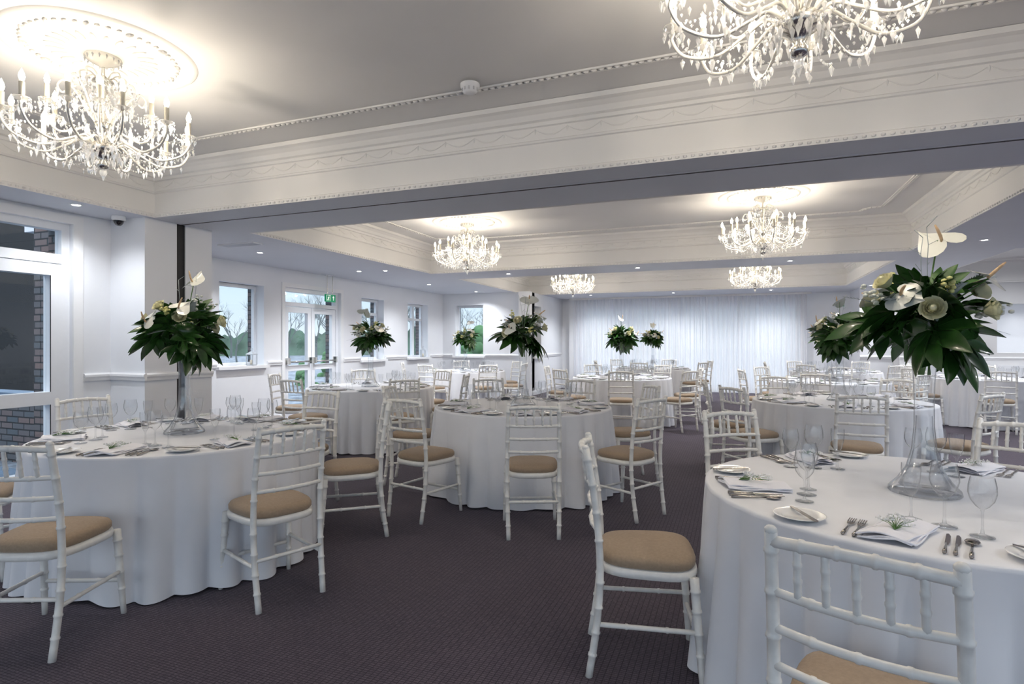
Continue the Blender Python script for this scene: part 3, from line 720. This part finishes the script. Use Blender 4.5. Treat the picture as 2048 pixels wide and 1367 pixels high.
# ---------------------------------------------------------------- flowers
def frame(pos,d,up=Vector((0,0,1)),roll=0):
    d=Vector(d).normalized(); x=d.cross(up)
    if x.length<1e-3: x=Vector((1,0,0))
    x.normalize(); z=x.cross(d)
    M=Matrix((x,d,z)).transposed().to_4x4()
    return Matrix.Translation(pos)@M@Matrix.Rotation(roll,4,'Y')
def arrangement(seed):
    rr=random.Random(seed); b=MB()
    b.lathe([(0,.012),(.10,.010),(.118,.002),(.122,.006),(.118,.02),(.09,.05),(.06,.10),(.042,.17),(.034,.26),(.033,.36),(.037,.46),(.046,.55),(.058,.60)],32,M_vase)
    b.lathe([(0,.03),(.085,.03),(.05,.10),(.035,.17),(.028,.26),(.027,.3)],24,M_vase)
    C=Vector((0,0,.67))
    for k in range(10):
        a=rr.random()*6.28; b.tube([(.018*math.cos(a),.018*math.sin(a),.46),(.02*math.cos(a+1),.02*math.sin(a+1),.55),(.03*math.cos(a),.03*math.sin(a),.64)],.004,5,M_stem)
    b.ball(C-Vector((0,0,.0)),.08,.08,.07,M_leaf,10,6)
    def leaf(T,L,nl=8,m=M_leaf,span=112,wf=.175,dr=.22):
        for i in range(nl):
            an=math.radians(-span+2*span*i/(nl-1)); l=L*(1-.36*abs(an)/2)*rr.uniform(.93,1.05)
            ca,sa=math.cos(an),math.sin(an); W=l*wf
            rows=[(0.0,.35),(.22,.55),(.45,.95),(.6,1),(.78,.72),(.9,.38),(1,.03)]
            vs=[];fs=[]
            for t,w in rows:
                cx,cy=sa*l*t,ca*l*t; px,py=ca*W*w,-sa*W*w; dz=-dr*(l*t)**2/max(L,.01)-.012*t
                vs+= [(cx-px,cy-py,dz+.012*w),(cx,cy,dz),(cx+px,cy+py,dz+.012*w)]
            for r in range(len(rows)-1):
                o=r*3; fs+=[(o,o+1,o+4,o+3),(o+1,o+2,o+5,o+4)]
            b.add(vs,fs,m,True,T)
    N=21
    for k in range(N):
        el=math.radians((-50,-20,2,16,-32,34,8,-10)[k%8]+rr.uniform(-7,7)); az=2*pi*k/N*5+rr.uniform(-.3,.3)
        d=Vector((math.cos(el)*math.cos(az),math.cos(el)*math.sin(az),math.sin(el)))
        p=C+d*rr.uniform(.08,.16); b.tube([C,p],.003,4,M_stem)
        leaf(frame(p,(d+Vector((0,0,rr.uniform(-.3,.15)))).normalized(),roll=rr.uniform(-.9,.9)),rr.uniform(.17,.22),rr.choice((7,7,8)))
    for k in range(10):
        el=math.radians(rr.uniform(10,75)); az=rr.random()*6.28
        d=Vector((math.cos(el)*math.cos(az),math.cos(el)*math.sin(az),math.sin(el))); p=C+d*.12
        leaf(frame(p,d,roll=rr.uniform(-1,1)),rr.uniform(.10,.16),5,M_leaf2 if k%2 else M_leaf,60,.2)
    def dirv(el,az): el=math.radians(el); return Vector((math.cos(el)*math.cos(az),math.cos(el)*math.sin(az),math.sin(el)))
    for k in range(6):
        d=dirv(rr.uniform(0,48),k*1.05+rr.uniform(-.3,.3)); p=C+d*rr.uniform(.2,.24); T=frame(p,d)@Matrix.Rotation(-pi/2,4,'X')@Matrix.Scale(.95,4)
        b.tube([C,p],.003,4,M_stem)
        b.ball((0,0,.008),.016,.016,.026,M_rose,8,6,T)
        for lay,(r0,n,h,op) in enumerate(((.015,3,.038,-.15),(.022,4,.037,-.05),(.029,5,.034,.12),(.036,6,.029,.35))):
            for i in range(n):
                a=2*pi*i/n+lay*.7; vs=[];fs=[]
                for j in range(5):
                    t=j/4; rad=r0*(.45+.55*math.sin(t*pi/2))*(1+op*t*t*.7); z=-.018+h*1.35*t-(max(op,0)*.014*t**4)
                    for q in range(5):
                        aa=a+(q/4-.5)*(6.283/n*1.35)*(1-.2*t); e=1-.10*abs(q-2)*t
                        rq=rad*(1+.06*(q-2)*.5)
                        vs.append((rq*math.cos(aa),rq*math.sin(aa),z*e if t>.5 else z))
                for j in range(4):
                    for q in range(4):
                        o=j*5+q; fs.append((o,o+1,o+6,o+5))
                b.add(vs,fs,M_rose,True,T)
    for k in range(4):
        d=dirv((76,28,14,40)[k]+rr.uniform(-6,6),(.3,2.0,3.9,5.3)[k]+rr.uniform(-.4,.4)); p=C+d*(.34 if k==0 else .25)
        b.tube([C,p],.003,4,M_stem)
        nrm=(d+Vector((0,0,.35))).normalized() if k else Vector((-.35,-.6,.8)).normalized()
        T=frame(p,nrm)@Matrix.Rotation(-pi/2,4,'X')@Matrix.Rotation(rr.random()*6,4,'Z')
        S=.095 if k==0 else .072; vs=[(0,0,0)]; n=28
        for ring in (.5,1):
            for i in range(n):
                t=2*pi*i/n; hx=16*math.sin(t)**3/17; hy=(13*math.cos(t)-5*math.cos(2*t)-2*math.cos(3*t)-math.cos(4*t))/17
                z=.15*S*ring*ring*math.cos(2*t)+.05*S*math.sin(t*3)*ring; vs.append((hx*S*ring*1.05,hy*S*ring,z))
        fs=[(0,1+i,1+(i+1)%n) for i in range(n)]+[(1+i,1+n+i,1+n+(i+1)%n,1+(i+1)%n) for i in range(n)]
        b.add(vs,fs,M_spathe,True,T)
        b.tube([(0,.02,0),(0,.012,.025),(0,-.002,.05),(0,-.014,.068)],[.0055,.006,.0055,.003],7,M_spadix,True,T)
    for k in range(5):
        d=dirv(rr.uniform(5,60),k*1.3+.6); base=C+d*.16
        for i in range(22):
            p=base+d*(.1*i/22)+Vector([rr.uniform(-.022,.022) for _ in range(3)]); 
            b.ball(p,.011,.011,.008,M_yel if k%2 else M_spathe,5,3)
    for k in range(7):
        d=dirv(rr.uniform(0,60),k*.9+rr.uniform(-.2,.2)); s=d.cross(Vector((0,0,1))).normalized(); L=rr.uniform(.26,.33)
        pts=[C+d*L*t+Vector((0,0,-.06*t*t)) for t in (0,.3,.6,.8,1)]
        b.tube(pts,[.002,.002,.0015,.001,.0006],4,M_fern)
        for i in range(12):
            t=.45+.55*i/12; p=C+d*L*t+Vector((0,0,-.06*t*t)); w=.045*(1.15-t)+.006
            for sg in(-1,1):
                q=p+s*sg*w+d*w*.8; b.add([p,p+d*.007,q,p-d*.003+s*sg*w*.4],[(0,1,2),(0,2,3)],M_fern)
    for k in range(2):
        d=dirv(rr.uniform(70,85),rr.random()*6.28); p=C; pts=[p]
        for i in range(5):
            p=p+d*.07+Vector([rr.uniform(-.01,.01) for _ in range(3)]); pts.append(p.copy())
            if i>1:
                e=p+Vector((rr.uniform(-.04,.04),rr.uniform(-.04,.04),rr.uniform(.01,.04))); b.tube([p,e],.0012,4,M_fern)
        b.tube(pts,.0014,4,M_fern)
    return b.mesh('floral_centrepiece')
FA=[arrangement(s) for s in (11,22,33)]

tabs=[
 (.70,2.72,[(192,1.08,0),(251,1.17,0),(305,1.1,0),(0,1.1,0),(57,1.05,0),(124,1.0,0)],0,(0,.3),[194,251,300,0,60,124]),
 (-3.38,2.75,[(293,1.13,0),(344,1.05,-6),(38,1.05,0),(88,1.05,0),(172,1.05,0),(226,1.08,0)],1,(1,.4),[293,344,38,88,130,172,226]),
 (-1.865,5.09,[(293,1.26,0),(249,1.17,8),(335,1.17,-4),(33,1.02,0),(194,1.0,0),(80,1.05,0),(128,1.05,0)],2,(2,.9),[293,249,335,28,194,75,128]),
 (-4.56,6.51,[(262,1.0,0),(322,1.0,0),(15,1.05,0),(70,1.05,0),(130,1.05,0),(200,1.05,0)],0,(0,3.9),None),
 (1.0,6.7,[(318,1.04,0),(268,1.12,0),(219,1.08,0),(185,1.0,0),(115,1.05,0),(55,1.05,0)],1,(1,4.6),None),
 (-5.25,10.85,[(0,1.06,0),(55,1.05,0),(120,1.05,0),(205,1.05,0),(260,1.05,0),(315,1.05,0)],2,(2,.3),None),
 (-1.8,9.8,[(325,1.2,0),(10,1.05,0),(65,1.05,0),(125,1.05,0),(185,1.05,0),(235,1.1,0),(280,1.1,0)],0,(1,2.0),None),
 (1.35,10.0,[(320,1.06,0),(15,1.05,0),(75,1.05,0),(135,1.05,0),(195,1.05,0),(255,1.05,0)],1,(2,5.2),None),
 (-1.75,13.4,[(330,1.06,0),(20,1.05,0),(80,1.05,0),(140,1.05,0),(200,1.05,0),(265,1.05,0)],2,(0,1.1),None),
 (3.9,11.7,[(320,1.06,0),(15,1.05,0),(75,1.05,0),(135,1.05,0),(200,1.05,0),(258,1.05,0)],0,None,None),
 (1.9,13.3,[(310,1.06,0),(0,1.05,0),(60,1.05,0),(120,1.05,0),(180,1.05,0),(240,1.05,0)],1,(1,2.2),None),
]
for i,(x,y,ch,mi,fl,st) in enumerate(tabs):
    inst(TM[mi],'round_dining_table',(x,y,0),i*.7)
    for a,d,t in ch: put_chair(x,y,a,d,t)
    for a in (st or [c[0] for c in ch]): setting(x,y,a)
    if fl: inst(FA[fl[0]],'floral_centrepiece',(x,y,.751),fl[1],scale=1 if i else 1.02)

# ---------------------------------------------------------------- outside
b=MB(); b.box(-120,60,-60,120,-.4,-.1,M_ground); b.obj('ground')
b=MB(); b.box(-9.2,-6.26,-3,4.0,-.099,-.07,M_paving); b.obj('patio_paving')
b=MB(); b.box(-9.6,-7.2,4.3,4.5,-.1,.68,M_brick); b.box(-9.65,-7.2,4.26,4.54,.68,.74,M_paving); b.obj('garden_wall')
b=MB(); b.box(-13,-12.7,-1,8.5,-.1,4.4,M_dark); b.box(-12.72,-12.66,5.55,5.63,.2,2.3,M_upvc); b.box(-12.72,-12.66,4.0,5.6,2.3,2.4,M_upvc); b.obj('building_wing')
def tree(seed):
    rr=random.Random(seed); b=MB()
    def br(p,d,L,r,dep):
        q=p+d*L; b.tube([p,p+d*L*.5+Vector((rr.uniform(-1,1),rr.uniform(-1,1),0))*L*.04,q],[r,r*.85,r*.7],4,M_bark,cap=False)
        if dep==0: return
        for i in range(rr.choice((2,3,3))):
            nd=(d+Vector((rr.uniform(-.7,.7),rr.uniform(-.7,.7),rr.uniform(-.1,.45)))).normalized(); br(p+d*L*rr.uniform(.6,1),nd,L*rr.uniform(.6,.8),r*.58,dep-1)
    br(Vector((0,0,-.1)),Vector((0,0,1)),1.9,.09,6); return b.mesh('bare_tree')
TRE=[tree(s) for s in (1,2,3)]
for i in range(40):
    an=math.radians(100+i*1.45+R.uniform(-.6,.6)); d=R.uniform(44,62)
    inst(TRE[i%3],'bare_tree',(d*math.cos(an),d*math.sin(an),-.1),R.random()*6,scale=R.uniform(.7,1.15))
b=MB(); vs=[];fs=[]; n=320
for i in range(n+1):
    an=math.radians(95+i*.25); h=2.4+1.1*noise.noise(Vector((i*.11,0,0)))+.8*noise.noise(Vector((i*.45,3,0)))+.5*noise.noise(Vector((i*1.3,7,0)))
    for z in (-.1,h): vs.append((66*math.cos(an),66*math.sin(an),z))
for i in range(n): fs.append((i*2,i*2+2,i*2+3,i*2+1))
b.add(vs,fs,M_hedge); b.obj('hedge')
b=MB()
for k in range(60):
    a=R.random()*6.28;r=R.random()*.7; z=R.random()*1.9; b.ball((r*math.cos(a)*(1.2-z*.45),r*math.sin(a)*(1.2-z*.45),z),.3,.3,.28,M_bush,7,5)
SH=b.mesh('shrub')
for x,y,s in ((-9.3,20.5,1),(-10.2,21.5,.8),(-16,20,.6),(-14.5,22,.7),(-11,17.5,.4),(-12.5,14.5,.35),(-13.5,15.5,.4)): inst(SH,'shrub',(x,y,-.15),R.random()*6,scale=s)

# ---------------------------------------------------------------- world (overcast: zenith brighter than horizon), camera
w=bpy.data.worlds.new('sky'); scene.world=w; w.use_nodes=True; nt=w.node_tree; nt.nodes.clear()
o=nt.nodes.new('ShaderNodeOutputWorld'); bg=nt.nodes.new('ShaderNodeBackground'); bg.inputs['Strength'].default_value=1.0
tc=nt.nodes.new('ShaderNodeTexCoord'); sp=nt.nodes.new('ShaderNodeSeparateXYZ'); cr=nt.nodes.new('ShaderNodeValToRGB')
cr.color_ramp.elements[0].position=.0; cr.color_ramp.elements[0].color=(.38,.43,.47,1)
cr.color_ramp.elements[1].position=.45; cr.color_ramp.elements[1].color=(1.3,1.42,1.55,1)
e=cr.color_ramp.elements.new(.12); e.color=(.31,.40,.49,1)
nt.links.new(tc.outputs['Generated'],sp.inputs[0]); nt.links.new(sp.outputs[2],cr.inputs[0]); nt.links.new(cr.outputs[0],bg.inputs[0]); nt.links.new(bg.outputs[0],o.inputs[0])
cam=bpy.data.cameras.new('camera'); co=bpy.data.objects.new('camera',cam); scene.collection.objects.link(co)
co.location=(0,0,1.35); co.rotation_euler=(pi/2,0,math.radians(21.2)); cam.sensor_width=36; cam.lens=1150/2048*36; cam.clip_start=.05; cam.clip_end=400
scene.camera=co
scene.view_settings.view_transform='Standard'; scene.view_settings.exposure=1.25
